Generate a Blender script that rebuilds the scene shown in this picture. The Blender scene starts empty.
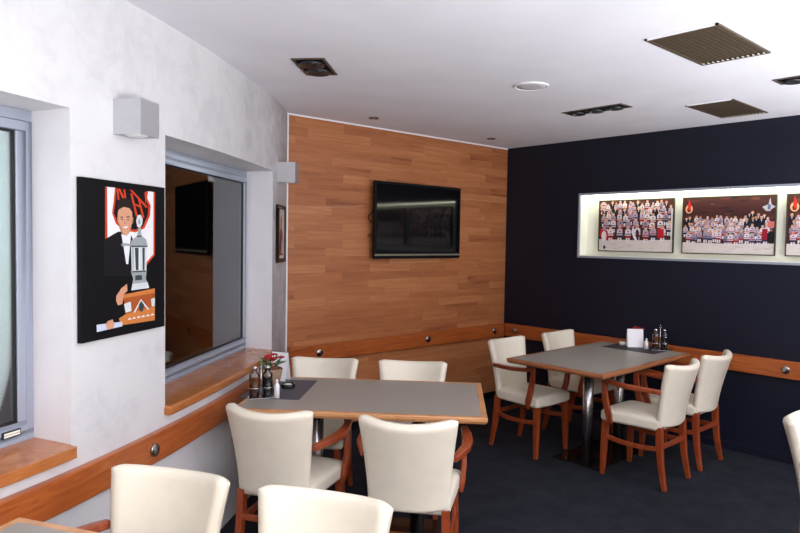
import bpy, math, random
from math import sin, cos, pi, radians, sqrt, atan2
from mathutils import Vector, Matrix

SC = bpy.context.scene
COL = SC.collection
H = 2.536          # ceiling height
XD = 5.305         # dark wall
YW = 4.288         # wood wall

# ---------------------------------------------------------------- camera
F = 656.0; YAW = radians(48.06); PITCH = radians(-2.4065); ROLL = radians(0.9013)
fw = Vector((cos(YAW)*cos(PITCH), sin(YAW)*cos(PITCH), sin(PITCH)))
rt = Vector((sin(YAW), -cos(YAW), 0)); up = rt.cross(fw)
r2 = cos(ROLL)*rt + sin(ROLL)*up; u2 = -sin(ROLL)*rt + cos(ROLL)*up
cd = bpy.data.cameras.new('camera'); cam = bpy.data.objects.new('camera', cd); COL.objects.link(cam)
m = Matrix((r2, u2, -fw)).transposed().to_4x4(); m.translation = Vector((0, 0, 1.6)); cam.matrix_world = m
cd.sensor_fit = 'HORIZONTAL'; cd.sensor_width = 36.0; cd.lens = 36.0*F/800.0; cd.clip_start = 0.02
SC.camera = cam

# ---------------------------------------------------------------- light
w = bpy.data.worlds.new('night'); SC.world = w; w.use_nodes = True
w.node_tree.nodes['Background'].inputs[0].default_value = (0.010, 0.012, 0.02, 1)
w.node_tree.nodes['Background'].inputs[1].default_value = 1.0

def light(name, kind, loc, energy, color=(1, 1, 1), size=0.1, rot=(0, 0, 0), size_y=None, spot=None):
    l = bpy.data.lights.new(name, kind); l.energy = energy; l.color = color
    if kind == 'AREA':
        l.size = size
        if size_y: l.shape = 'RECTANGLE'; l.size_y = size_y
    else:
        l.shadow_soft_size = size
    if spot: l.spot_size = radians(spot); l.spot_blend = 0.6
    o = bpy.data.objects.new(name, l); COL.objects.link(o); o.location = loc; o.rotation_euler = rot
    return o
# the photographer's flash, just beside the lens
light('camera_flash', 'POINT', (0.02, -0.03, 1.70), 60.0, (1.0, 0.99, 0.98), 0.02)
# added fill lights behind the photographer, no lamps known there: broad, soft light
light('soft_fill', 'AREA', (1.6, -4.0, 1.25), 42.0, (0.95, 0.97, 1.0), 6.0, (radians(-90), 0, pi), 2.2)
light('soft_fill', 'AREA', (-2.4, -1.0, 1.0), 8.0, (0.95, 0.97, 1.0), 4.5, (0, radians(-90), 0), 1.8)
light('soft_fill', 'AREA', (2.5, -1.2, 2.45), 30.0, (0.97, 0.97, 1.0), 1.6, (0, 0, 0), 1.2)
light('ceiling_fill', 'AREA', (1.1, -1.8, 0.75), 290.0, (0.93, 0.96, 1.0), 3.2, (pi, 0, 0), 2.2)  # this and the next are added below to brighten the ceiling
light('ceiling_fill', 'AREA', (4.2, -0.9, 0.75), 150.0, (0.93, 0.96, 1.0), 1.8, (pi, 0, 0), 1.5)
SC.view_settings.view_transform = 'Standard'; SC.view_settings.look = 'None'
SC.view_settings.exposure = 0.22; SC.view_settings.gamma = 1.0; SC.view_settings.use_curve_mapping = False

# ---------------------------------------------------------------- materials
def lin(c):
    return tuple((x/12.92 if x <= 0.04045 else ((x+0.055)/1.055)**2.4) for x in c)
def hexc(r, g, b): return lin((r/255, g/255, b/255)) + (1,)
def base(name, col, rough=0.5, metal=0.0, spec=0.5, coat=0.0):
    m = bpy.data.materials.new(name); m.use_nodes = True
    b = m.node_tree.nodes['Principled BSDF']
    b.inputs['Base Color'].default_value = col; b.inputs['Roughness'].default_value = rough
    b.inputs['Metallic'].default_value = metal; b.inputs['Specular IOR Level'].default_value = spec
    b.inputs['Coat Weight'].default_value = coat
    return m, m.node_tree.nodes, m.node_tree.links, b
def coords(N, L, scale=(1, 1, 1), rot=(0, 0, 0), kind='Object'):
    t = N.new('ShaderNodeTexCoord'); mp = N.new('ShaderNodeMapping')
    mp.inputs['Scale'].default_value = scale; mp.inputs['Rotation'].default_value = rot
    L.new(t.outputs[kind], mp.inputs['Vector']); return mp.outputs['Vector']
def ramp(N, L, src, stops):
    r = N.new('ShaderNodeValToRGB'); e = r.color_ramp.elements
    e[0].position, e[0].color = stops[0]; e[1].position, e[1].color = stops[-1]
    for p, c in stops[1:-1]:
        k = e.new(p); k.color = c
    L.new(src, r.inputs['Fac']); return r.outputs['Color']
def noise(N, L, vec, scale, detail=4, rough=0.5, dist=0.0):
    n = N.new('ShaderNodeTexNoise'); n.inputs['Scale'].default_value = scale; n.inputs['Detail'].default_value = detail
    n.inputs['Roughness'].default_value = rough; n.inputs['Distortion'].default_value = dist
    L.new(vec, n.inputs['Vector']); return n.outputs['Fac']
def bump(N, L, b, src, strength, dist=0.01):
    k = N.new('ShaderNodeBump'); k.inputs['Strength'].default_value = strength; k.inputs['Distance'].default_value = dist
    L.new(src, k.inputs['Height']); L.new(k.outputs['Normal'], b.inputs['Normal'])
def plain(name, col, rough=0.5, metal=0.0, spec=0.5, coat=0.0, var=0.06, scale=30, bmp=0.0):
    """solid colour with a slight procedural mottling"""
    m, N, L, b = base(name, col, rough, metal, spec, coat)
    v = coords(N, L); f = noise(N, L, v, scale, 3)
    lo = tuple(c*(1-var) for c in col[:3]) + (1,); hi = tuple(min(1, c*(1+var)) for c in col[:3]) + (1,)
    L.new(ramp(N, L, f, [(0.3, lo), (0.7, hi)]), b.inputs['Base Color'])
    if bmp: bump(N, L, b, f, bmp, 0.003)
    return m
def wood(name, dark, mid, light_, scale=(1.5, 18, 18), rough=0.35, coat=0.15):
    m, N, L, b = base(name, mid, rough, coat=coat)
    v = coords(N, L, scale)
    f = noise(N, L, v, 3.0, 6, 0.6, 1.2)
    L.new(ramp(N, L, f, [(0.28, dark), (0.5, mid), (0.75, light_)]), b.inputs['Base Color'])
    return m
M = {}
# worn stucco plaster of the window wall
m, N, L, b = base('stucco', hexc(226, 224, 228), 0.55)
v = coords(N, L); f1 = noise(N, L, v, 1.7, 9, 0.66, 0.2); f2 = noise(N, L, v, 7, 9, 0.72, 0.5)
mx = N.new('ShaderNodeMath'); mx.operation = 'ADD'; L.new(f1, mx.inputs[0]); L.new(f2, mx.inputs[1])
c1 = ramp(N, L, mx.outputs[0], [(0.0, hexc(204, 201, 204)), (0.40, hexc(204, 202, 205)), (0.50, hexc(214, 213, 215)), (1.0, hexc(219, 218, 220))])
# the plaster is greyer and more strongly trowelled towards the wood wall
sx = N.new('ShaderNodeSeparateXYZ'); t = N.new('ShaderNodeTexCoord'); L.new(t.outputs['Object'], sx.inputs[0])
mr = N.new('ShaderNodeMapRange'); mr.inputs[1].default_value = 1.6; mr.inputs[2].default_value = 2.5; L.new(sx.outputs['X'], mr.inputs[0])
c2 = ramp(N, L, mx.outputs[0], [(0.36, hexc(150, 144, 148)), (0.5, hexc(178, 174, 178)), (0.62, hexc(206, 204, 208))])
# ramps take 0..1, the sum runs 0..2: halve it
hv = N.new('ShaderNodeMath'); hv.operation = 'MULTIPLY'; hv.inputs[1].default_value = 0.5; L.new(mx.outputs[0], hv.inputs[0])
for l in list(L):
    if l.from_socket == mx.outputs[0] and l.to_node.type == 'VALTORGB': L.new(hv.outputs[0], l.to_socket)
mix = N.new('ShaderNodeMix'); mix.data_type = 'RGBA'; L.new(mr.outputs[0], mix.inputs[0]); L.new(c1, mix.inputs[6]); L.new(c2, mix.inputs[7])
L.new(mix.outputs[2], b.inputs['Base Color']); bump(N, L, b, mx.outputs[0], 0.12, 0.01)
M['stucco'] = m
M['reveal'] = plain('white_reveal', hexc(236, 234, 238), 0.6, var=0.03, scale=6)
M['ceiling'] = plain('ceiling_paint', hexc(232, 229, 236), 0.75, var=0.03, scale=3)
M['navy'] = plain('navy_paint', hexc(20, 23, 38), 0.45, spec=0.3, var=0.08, scale=5)
M['backwall'] = plain('back_wall_paint', hexc(150, 130, 112), 0.7, var=0.05, scale=4)
m, N, L, b = base('carpet', hexc(30, 33, 42), 0.95, spec=0.1)
v = coords(N, L); f = noise(N, L, v, 260, 3); g = noise(N, L, v, 6, 6, 0.7)
ad = N.new('ShaderNodeMath'); ad.operation = 'ADD'; L.new(f, ad.inputs[0]); L.new(g, ad.inputs[1])
hv = N.new('ShaderNodeMath'); hv.operation = 'MULTIPLY'; hv.inputs[1].default_value = 0.5; L.new(ad.outputs[0], hv.inputs[0])
L.new(ramp(N, L, hv.outputs[0], [(0.35, hexc(25, 27, 33)), (0.65, hexc(46, 48, 56))]), b.inputs['Base Color']); bump(N, L, b, f, 0.5, 0.004)
M['carpet'] = m
# laminated beech strips on the television wall
m, N, L, b = base('wood_strips', hexc(170, 105, 60), 0.38, coat=0.1)
tc = N.new('ShaderNodeTexCoord'); s = N.new('ShaderNodeSeparateXYZ'); L.new(tc.outputs['Object'], s.inputs[0])
cb = N.new('ShaderNodeCombineXYZ'); L.new(s.outputs['X'], cb.inputs[0]); L.new(s.outputs['Z'], cb.inputs[1])
br = N.new('ShaderNodeTexBrick'); L.new(cb.outputs[0], br.inputs['Vector'])
br.offset = 0.37; br.offset_frequency = 2; br.squash = 1.35; br.squash_frequency = 3
br.inputs['Scale'].default_value = 1.0; br.inputs['Brick Width'].default_value = 0.46; br.inputs['Row Height'].default_value = 0.066
br.inputs['Mortar Size'].default_value = 0.0006; br.inputs['Color1'].default_value = (0, 0, 0, 1); br.inputs['Color2'].default_value = (1, 1, 1, 1)
br.inputs['Mortar'].default_value = (0.15, 0.15, 0.15, 1); br.inputs['Bias'].default_value = 0.0
bw = N.new('ShaderNodeRGBToBW'); L.new(br.outputs['Color'], bw.inputs[0])
mp = N.new('ShaderNodeMapping'); mp.inputs['Scale'].default_value = (1.2, 1, 22); L.new(tc.outputs['Object'], mp.inputs['Vector'])
# shift the grain per strip
vm = N.new('ShaderNodeVectorMath'); vm.operation = 'ADD'; L.new(mp.outputs[0], vm.inputs[0])
sc_ = N.new('ShaderNodeVectorMath'); sc_.operation = 'SCALE'; sc_.inputs['Scale'].default_value = 9.0; L.new(br.outputs['Color'], sc_.inputs[0]); L.new(sc_.outputs[0], vm.inputs[1])
gr = noise(N, L, vm.outputs[0], 1.6, 6, 0.65, 0.8)
a1 = N.new('ShaderNodeMath'); a1.operation = 'MULTIPLY_ADD'; a1.inputs[1].default_value = 0.27; L.new(bw.outputs[0], a1.inputs[0])
a2 = N.new('ShaderNodeMath'); a2.operation = 'MULTIPLY'; a2.inputs[1].default_value = 0.74; L.new(gr, a2.inputs[0]); L.new(a2.outputs[0], a1.inputs[2])
L.new(ramp(N, L, a1.outputs[0], [(0.24, hexc(128, 68, 40)), (0.37, hexc(162, 98, 60)), (0.52, hexc(176, 110, 68)), (0.72, hexc(192, 130, 86))]), b.inputs['Base Color'])
M['strips'] = m
M['rail'] = wood('rail_wood', hexc(138, 66, 28), hexc(170, 88, 40), hexc(188, 106, 52), (1.2, 1.2, 16), 0.3, 0.2)
M['sill'] = wood('sill_wood', hexc(160, 92, 46), hexc(182, 110, 58), hexc(196, 126, 70), (4, 4, 30), 0.25, 0.3)
M['cherry'] = wood('cherry_wood', hexc(112, 44, 18), hexc(142, 62, 30), hexc(160, 78, 42), (12, 12, 3), 0.3, 0.25)
M['edge'] = wood('table_edge_wood', hexc(170, 112, 66), hexc(196, 140, 92), hexc(212, 160, 112), (3, 3, 30), 0.3, 0.2)
M['edge2'] = wood('dark_table_edge_wood', hexc(136, 80, 46), hexc(160, 98, 60), hexc(178, 118, 76), (3, 3, 30), 0.3, 0.2)
M['laminate'] = plain('grey_laminate', hexc(150, 144, 136), 0.38, var=0.05, scale=180)
M['leather'] = plain('cream_leather', hexc(228, 219, 201), 0.42, var=0.03, scale=14, bmp=0.08)
M['steel'] = plain('brushed_steel', hexc(190, 188, 190), 0.22, metal=1.0, var=0.03, scale=60)
_m = M['steel']; _b = _m.node_tree.nodes['Principled BSDF']; _b.inputs['Roughness'].default_value = .19; _b.inputs['Anisotropic'].default_value = .95; _b.inputs['Anisotropic Rotation'].default_value = .25; _t = _m.node_tree.nodes.new('ShaderNodeTangent'); _t.direction_type = 'RADIAL'; _t.axis = 'Z'; _m.node_tree.links.new(_t.outputs[0], _b.inputs['Tangent'])
M['basep'] = plain('polished_base', hexc(60, 54, 52), 0.12, metal=0.8, var=0.05)
M['alu'] = plain('grey_aluminium', hexc(160, 167, 182), 0.38, metal=0.25, var=0.02)
M['gasket'] = plain('black_rubber', hexc(20, 20, 24), 0.5)
M['white'] = plain('white_plastic', hexc(236, 236, 238), 0.4, var=0.02)
M['boxwhite'] = plain('display_white', hexc(240, 240, 226), 0.6, var=0.02)
M['sconce'] = plain('sconce_grey_paint', hexc(198, 198, 202), 0.38, metal=.68, var=0.02)
M['black'] = plain('black_gloss', hexc(8, 9, 12), 0.06, spec=0.3, var=0.02)
M['blackmatte'] = plain('black_matte', hexc(13, 13, 16), 0.5, spec=.15, var=0.05)
M['mat'] = plain('placemat_grey', hexc(72, 72, 80), 0.6, var=0.12, scale=300)
M['mat2'] = plain('placemat_dark', hexc(52, 46, 50), 0.6, var=0.12, scale=300)
M['bronze'] = plain('bronze_grille', hexc(92, 78, 62), 0.5, metal=0.3, var=0.05)
M['chrome'] = plain('chrome', hexc(225, 225, 228), 0.1, metal=1.0, var=0.01)
M['darkchrome'] = plain('dark_reflector', hexc(46, 48, 52), 0.25, metal=0.4, var=0.02)
M['bezel'] = plain('brown_bezel', hexc(84, 70, 62), 0.5, var=0.04)
M['amber'] = plain('amber_vinegar', hexc(120, 62, 24), 0.15, var=0.05)
M['soy'] = plain('dark_oil', hexc(18, 14, 14), 0.1, var=0.05)
M['wicker'] = plain('wicker', hexc(138, 112, 88), 0.7, var=0.3, scale=120, bmp=0.4)
M['red'] = plain('red_petal', hexc(190, 26, 40), 0.5, var=0.15, scale=60)
M['leaf'] = plain('leaf_green', hexc(60, 104, 56), 0.5, var=0.25, scale=60)
M['card'] = plain('white_card', hexc(240, 240, 244), 0.6, var=0.01)
M['ceramic'] = plain('white_ceramic', hexc(236, 230, 218), 0.25, var=0.02)
M['blue'] = plain('blue_glass_base', hexc(24, 34, 64), 0.2)
M['frame_brown'] = plain('frame_brown', hexc(60, 40, 34), 0.4)
# coated window glass: see-through to the night, with a strong mirror coating
def pane_mat(name, tint, refl):
    m = bpy.data.materials.new(name); m.use_nodes = True; N, L = m.node_tree.nodes, m.node_tree.links
    N.clear(); o = N.new('ShaderNodeOutputMaterial'); mx = N.new('ShaderNodeMixShader'); g = N.new('ShaderNodeBsdfGlossy'); tr = N.new('ShaderNodeBsdfTransparent')
    g.inputs['Roughness'].default_value = 0.015; g.inputs['Color'].default_value = tint; tr.inputs['Color'].default_value = (0.93, 0.96, 0.95, 1)
    lw = N.new('ShaderNodeFresnel'); lw.inputs['IOR'].default_value = 1.5
    a = N.new('ShaderNodeMath'); a.operation = 'MULTIPLY_ADD'; a.inputs[1].default_value = 1.3; a.inputs[2].default_value = refl; a.use_clamp = True
    L.new(lw.outputs[0], a.inputs[0]); L.new(a.outputs[0], mx.inputs[0]); L.new(tr.outputs[0], mx.inputs[1]); L.new(g.outputs[0], mx.inputs[2]); L.new(mx.outputs[0], o.inputs[0])
    return m
M['glass'] = pane_mat('clear_glass', (0.95, 0.97, 1.0, 1), 0.02)
M['pane'] = pane_mat('window_glass', (0.95, 0.97, 1.0, 1), 0.05)
M['pane_backing'] = plain('pale_pane_backing', hexc(206, 222, 218), 0.8, var=0.03, scale=8)
def emit(name, col, s):
    m = bpy.data.materials.new(name); m.use_nodes = True; b = m.node_tree.nodes['Principled BSDF']
    b.inputs['Base Color'].default_value = col; b.inputs['Emission Color'].default_value = col; b.inputs['Emission Strength'].default_value = s
    return m
M['tube'] = emit('display_light', (1.0, 0.98, 0.80, 1), 13.0)
FLAT = {}
def flat(r, g, b, rough=0.45):
    k = (r, g, b, rough)
    if k not in FLAT: FLAT[k] = plain('print_ink', hexc(r, g, b), rough, spec=.2, var=0.04, scale=60)
    return FLAT[k]

# ---------------------------------------------------------------- mesh helpers
class MB:
    def __init__(s): s.v = []; s.f = []; s.m = []; s.mats = []; s.smooth = []
    def mi(s, mat):
        if mat not in s.mats: s.mats.append(mat)
        return s.mats.index(mat)
    def add(s, vs, fs, mat=None, smooth=False):
        o = len(s.v); s.v += [tuple(v) for v in vs]
        i = s.mi(mat) if mat else 0
        for f in fs: s.f.append([o+k for k in f]); s.m.append(i); s.smooth.append(smooth)
        return s
    def box(s, a, b, mat=None):
        (x0, y0, z0), (x1, y1, z1) = a, b
        vs = [(x, y, z) for z in (z0, z1) for y in (y0, y1) for x in (x0, x1)]
        return s.add(vs, [(0, 2, 3, 1), (4, 5, 7, 6), (0, 1, 5, 4), (2, 6, 7, 3), (0, 4, 6, 2), (1, 3, 7, 5)], mat)
    def sweep(s, pts, sizes, side=(1, 0, 0), mat=None, smooth=False, closed_ends=True, n=4, circ=False):
        """sweep a rectangle (or circle) along pts; sizes = (width along side, thickness)"""
        P = [Vector(p) for p in pts]; side = Vector(side); rings = []
        for i, p in enumerate(P):
            t = (P[min(i+1, len(P)-1)] - P[max(i-1, 0)]).normalized()
            sd = (side - t*side.dot(t)).normalized(); nn = t.cross(sd)
            w_, h_ = sizes[i] if isinstance(sizes, list) else sizes
            if circ: rings.append([p + sd*(w_*cos(2*pi*k/n)) + nn*(h_*sin(2*pi*k/n)) for k in range(n)])
            else: rings.append([p + sd*(a*w_/2) + nn*(b*h_/2) for a, b in ((-1, -1), (1, -1), (1, 1), (-1, 1))])
        k = len(rings[0]); vs = [q for r in rings for q in r]; fs = []
        for i in range(len(rings)-1):
            for j in range(k): fs.append((i*k+j, i*k+(j+1) % k, (i+1)*k+(j+1) % k, (i+1)*k+j))
        if closed_ends: fs += [tuple(range(k))[::-1], tuple((len(rings)-1)*k+j for j in range(k))]
        return s.add(vs, fs, mat, smooth)
    def tube(s, pts, r, n=10, mat=None):
        d = Vector(pts[-1]) - Vector(pts[0]); side = (0, 0, 1) if abs(d.normalized().z) < 0.9 else (1, 0, 0)
        return s.sweep(pts, (r, r) if not isinstance(r, list) else [(q, q) for q in r], side, mat, True, True, n, True)
    def lathe(s, prof, c=(0, 0, 0), n=20, mat=None, axis='z', flip=False):
        vs = []; fs = []
        for (r, z) in prof:
            for k in range(n):
                a = 2*pi*k/n
                vs.append((c[0]+r*cos(a), c[1]+r*sin(a), c[2]+z))
        for i in range(len(prof)-1):
            for k in range(n): fs.append((i*n+k, i*n+(k+1) % n, (i+1)*n+(k+1) % n, (i+1)*n+k))
        if prof[0][0] > 1e-5: fs.append(tuple(range(n))[::-1])
        if prof[-1][0] > 1e-5: fs.append(tuple((len(prof)-1)*n+k for k in range(n)))
        return s.add(vs, fs, mat, True)
    def build(s, name, mat=None, parent=None, bevel=0, seg=2, subsurf=0, auto=True):
        me = bpy.data.meshes.new(name); me.from_pydata(s.v, [], s.f)
        if s.mats:
            for q in s.mats: me.materials.append(q)
            me.polygons.foreach_set('material_index', s.m)
        elif mat: me.materials.append(mat)
        me.polygons.foreach_set('use_smooth', s.smooth)
        import bmesh
        bm = bmesh.new(); bm.from_mesh(me)
        if not getattr(s, 'keep', False): bmesh.ops.remove_doubles(bm, verts=bm.verts, dist=1e-6)
        if not getattr(s, 'keep', False): bmesh.ops.recalc_face_normals(bm, faces=bm.faces)
        bm.to_mesh(me); bm.free(); me.update()
        o = bpy.data.objects.new(name, me); COL.objects.link(o)
        if parent: o.parent = parent
        if bevel:
            b = o.modifiers.new('bevel', 'BEVEL'); b.width = bevel; b.segments = seg; b.limit_method = 'ANGLE'; b.angle_limit = radians(35); b.harden_normals = False
            me.polygons.foreach_set('use_smooth', [True]*len(me.polygons))
            wn = o.modifiers.new('wn', 'WEIGHTED_NORMAL'); wn.keep_sharp = True
        if subsurf:
            q = o.modifiers.new('sub', 'SUBSURF'); q.levels = q.render_levels = subsurf
            me.polygons.foreach_set('use_smooth', [True]*len(me.polygons))
        return o
def empty(name, loc, rz=0):
    o = bpy.data.objects.new(name, None); COL.objects.link(o); o.location = loc; o.rotation_euler = (0, 0, rz); o.empty_display_size = 0.05
    return o
def tag(o, label, cat, group=None, kind=None):
    if label: o['label'] = label
    if cat: o['category'] = cat
    if group: o['group'] = group
    if kind: o['kind'] = kind
    return o
def struct(o): o['kind'] = 'structure'; return o
def copy_tree(o, parent=None):
    c = o.copy(); COL.objects.link(c); c.parent = parent
    for ch in list(o.children): copy_tree(ch, c)
    return c

# ---------------------------------------------------------------- the bowed window wall
def fy(x): return 2.198 + .4118*x + .1583*x*x - .0099*x**3 + (.22*(x-2.3)**2 if x > 2.3 else 0) if x > -1.3 else fy_m
fy_m = 2.198 - .4118*1.3 + .1583*1.69 + .0099*2.197
def slope(x): return .4118 + .3166*x - .0297*x*x + (.44*(x-2.3) if x > 2.3 else 0) if x > -1.3 else 0.0
def nrm(x):                      # unit normal into the room
    k = slope(x); l = sqrt(1+k*k); return (k/l, -1/l)
def wpt(x, off=0.0):             # point on the wall, off = distance into the room
    n = nrm(x); return (x+n[0]*off, fy(x)+n[1]*off)
XE = 2.692                       # where it meets the wood wall
X0 = -2.6
WIN = [dict(x0=-0.80, x1=0.697, z0=0.795, z1=2.050, far=(0.622, 2.742), h=radians(29.5)),
       dict(x0=1.180, x1=2.330, z0=0.795, z1=2.045, far=(2.253, 4.095), h=radians(40.8))]
for W in WIN:
    d = Vector((cos(W['h']), sin(W['h']))); n = Vector((sin(W['h']), -cos(W['h'])))
    f = Vector(W['far']); p = Vector((W['x0'], fy(W['x0'])))
    W['d'], W['n'], W['f'] = d, n, f
    W['len'] = (f-p).dot(d)
    W['near'] = f - d*W['len']
def frange(a, b, n): return [a+(b-a)*i/n for i in range(n+1)]
wall = MB()
def wstrip(xa, xb, za, zb, n):
    xs = frange(xa, xb, n); vs = []
    for x in xs: vs += [(x, fy(x), za), (x, fy(x), zb)]
    wall.add(vs, [(2*i, 2*i+2, 2*i+3, 2*i+1) for i in range(n)], M['stucco'], True)
xs_ = [X0, WIN[0]['x0'], WIN[0]['x1'], WIN[1]['x0'], WIN[1]['x1'], XE]
wstrip(X0, WIN[0]['x0'], 0, H, 14); wstrip(WIN[0]['x1'], WIN[1]['x0'], 0, H, 8); wstrip(WIN[1]['x1'], XE, 0, H, 8)
for W in WIN:
    wstrip(W['x0'], W['x1'], 0, W['z0'], 14); wstrip(W['x0'], W['x1'], W['z1'], H, 14)
    # soffit and sill bed between the bowed face and the straight window
    xs = frange(W['x0'], W['x1'], 14)
    for z, mt in ((W['z1'], M['stucco']), (W['z0'], M['reveal'])):
        vs = []
        for i, x in enumerate(xs):
            q = W['near'] + W['d']*(W['len']*i/14) - W['n']*0.08
            vs += [(x, fy(x), z), (q.x, q.y, z)]
        wall.add(vs, [(2*i, 2*i+2, 2*i+3, 2*i+1) for i in range(14)], mt)
    for x, q in ((W['x0'], W['near']), (W['x1'], W['f'])):
        q = q - W['n']*0.08
        wall.add([(x, fy(x), W['z0']), (q.x, q.y, W['z0']), (q.x, q.y, W['z1']), (x, fy(x), W['z1'])], [(0, 1, 2, 3)], M['reveal'])
wall.keep = True
struct(wall.build('wall_left'))

# windows: straight frames set back in the reveals
def window(i, W):
    root = struct(empty('window_%d' % (i+1), (W['near'].x, W['near'].y, 0), W['h']))
    # local x along the window, local y pointing out of the room
    Lw = W['len']; z0, z1 = W['z0'] + 0.03, W['z1']; fw_, sw = 0.042, 0.038
    fr = MB()
    for a, b in (((0, 0, z0), (Lw, .07, z0+fw_)), ((0, 0, z1-fw_), (Lw, .07, z1)), ((0, 0, z0+fw_), (fw_, .07, z1-fw_)), ((Lw-fw_, 0, z0+fw_), (Lw, .07, z1-fw_))): fr.box(a, b)
    fr.build('window_frame', M['alu'], root, bevel=.003)
    sa = MB(); a0, a1, c0, c1 = fw_, Lw-fw_, z0+fw_, z1-fw_
    for a, b in (((a0, -.006, c0), (a1, .06, c0+sw)), ((a0, -.006, c1-sw), (a1, .06, c1)), ((a0, -.006, c0+sw), (a0+sw, .06, c1-sw)), ((a1-sw, -.006, c0+sw), (a1, .06, c1-sw))): sa.box(a, b)
    sh = sa.build('sash', M['alu'], root, bevel=.004)
    g = MB(); e = sw; gk = .007; a0 += e; a1 -= e; c0 += e; c1 -= e
    for a, b in (((a0, -.001, c0), (a1, .03, c0+gk)), ((a0, .0, c1-gk), (a1, .03, c1)), ((a0, .0, c0+gk), (a0+gk, .03, c1-gk)), ((a1-gk, .0, c0+gk), (a1, .03, c1-gk))): g.box(a, b)
    g.build('gasket', M['gasket'], sh)
    MB().box((a0+.002, .006, c0+.002), (a1-.002, .010, c1-.002)).build('pane', M['pane'], root)
    if i == 0:
        MB().box((a0+.009, .014, c0+.009), (a1-.009, .017, c1-.009)).build('pane_backing', M['pane_backing'], root)  # pale sheet added behind this glass so the pane reads pale
        v = MB(); v.box((Lw-.150, -.012, z0+.036), (Lw-.075, -.006, z0+.060), M['gasket'])
        for k in range(2): v.box((Lw-.145, -.015, z0+.040+k*.009), (Lw-.080, -.011, z0+.0465+k*.009), M['boxwhite'])
        v.build('drain_vent', None, root)
    # wooden sill board: follows the bowed wall in front, the window behind
    sb = MB(); n = 14; top = []; inv = root.matrix_basis
    from mathutils import Matrix as _M
    mat_ = _M.Translation(root.location) @ _M.Rotation(W['h'], 4, 'Z'); inv = mat_.inverted()
    xs = frange(W['x0']-.005, W['x1']-.008, n); zt, zb = W['z0']+.035, W['z0']-.008
    for k, x in enumerate(xs):
        p = wpt(x, .035); q = W['near'] + W['d']*(Lw*k/n) - W['n']*0.0
        for z in (zb, zt):
            for c in (p, (q.x, q.y)): top.append(inv @ Vector((c[0], c[1], z)))
    fs = []
    for k in range(n):
        a = 4*k; b = a+4
        fs += [(a, b, b+1, a+1), (a+2, a+3, b+3, b+2), (a, a+2, b+2, b), (a+1, b+1, b+3, a+3)]
    fs += [(0, 1, 3, 2), (4*n, 4*n+2, 4*n+3, 4*n+1)]
    sb.add(top, fs); o = sb.build('window_sill', M['sill'], root, bevel=.010, seg=3)
for i, W in enumerate(WIN): window(i, W)

# ---------------------------------------------------------------- rest of the shell
YB = -4.2
def rect(name, pts, mat):
    o = MB(); o.keep = True; o.add(pts, [(0, 1, 2, 3)]); return struct(o.build(name, mat))
MB_ = MB(); struct(MB_.box((X0-.2, YB-.2, -.05), (XD+.3, YW+.6, 0)).build('floor', M['carpet']))
struct(MB().box((X0-.2, YB-.2, H), (XD+.3, YW+.6, H+.05)).build('ceiling', M['ceiling']))
# wood wall
wb = MB(); wb.box((XE-.4, YW+.02, 0), (XD+.3, YW+.14, H), M['reveal'])
wb.box((2.700, YW, .062), (XD, YW+.021, H-.012), M['strips'])
wb.box((2.688, YW-.002, .062), (2.700, YW+.021, H), M['white']); wb.box((2.700, YW-.002, H-.012), (XD, YW+.021, H), M['white'])
struct(wb.build('wall_back'))
struct(MB().box((2.70, YW-.012, 0), (XD, YW+.005, .065)).build('baseboard_back', M['blackmatte'], bevel=.002))
struct(MB().box((XD-.010, YB, 0), (XD+.005, YW-.012, .060)).build('baseboard_right', M['navy'], bevel=.002))
# navy wall with the opening for the lit display case
DY0, DY1, DZ0, DZ1 = 0.62, 3.420, 1.468, 2.032
wr = MB()
wr.box((XD, YB, 0), (XD+.02, YW+.02, DZ0)); wr.box((XD, YB, DZ1), (XD+.02, YW+.02, H)); wr.box((XD, YB, DZ0), (XD+.02, DY0, DZ1)); wr.box((XD, DY1, DZ0), (XD+.02, YW+.02, DZ1))
wr.box((XD+.14, YB, 0), (XD+.16, YW+.02, H))
struct(wr.build('wall_right', M['navy']))
struct(MB().box((X0-.1, YB-.1, 0), (XD+.1, YB, H)).build('wall_front', M['backwall']))
struct(MB().box((X0-.1, YB, 0), (X0, 2.6, H)).build('wall_far_left', M['backwall']))

# ---------------------------------------------------------------- bump rails with steel buttons
def knob(parent, p, n):
    k = MB(); k.lathe([(0, 0), (.029, 0), (.029, .009), (.027, .011), (.0, .011)], n=18)
    o = k.build('knob', M['steel'], parent); o.location = p; o.rotation_euler = Vector((n[0], n[1], 0)).to_track_quat('Z', 'Y').to_euler(); return o
RT = .036
def rail(name, pts, nrmls, knobs, label, RZ0=.626, RZ1=.757):
    root = tag(empty(name, (pts[0][0], pts[0][1], 0)), label, 'rail'); ox, oy = pts[0][0], pts[0][1]
    vs = []; fs = []
    for (x, y), (nx, ny) in zip(pts, nrmls):
        vs += [(x-ox, y-oy, RZ0), (x-ox, y-oy, RZ1), (x+nx*RT-ox, y+ny*RT-oy, RZ1), (x+nx*RT-ox, y+ny*RT-oy, RZ0)]
    k = len(pts)
    for i in range(k-1):
        for j in range(4): fs.append((4*i+j, 4*i+(j+1) % 4, 4*i+4+(j+1) % 4, 4*i+4+j))
    fs += [(0, 3, 2, 1), (4*k-4, 4*k-3, 4*k-2, 4*k-1)]
    MB().add(vs, fs).build('rail_board', M['rail'], root, bevel=.006, seg=2)
    for (x, y), n in knobs: knob(root, (x-ox, y-oy, (RZ0+RZ1)/2), n)
    return root
xs = frange(-2.2, 2.625, 40)
rail('wall_rail', [wpt(x, .002) for x in xs], [nrm(x) for x in xs], [(wpt(x, RT+.002), nrm(x)) for x in (-.70, .19, 1.062, 1.945, 2.50)],
     'curved cherry-coloured wooden rail with steel buttons below the two windows', .612, .742)
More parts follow.
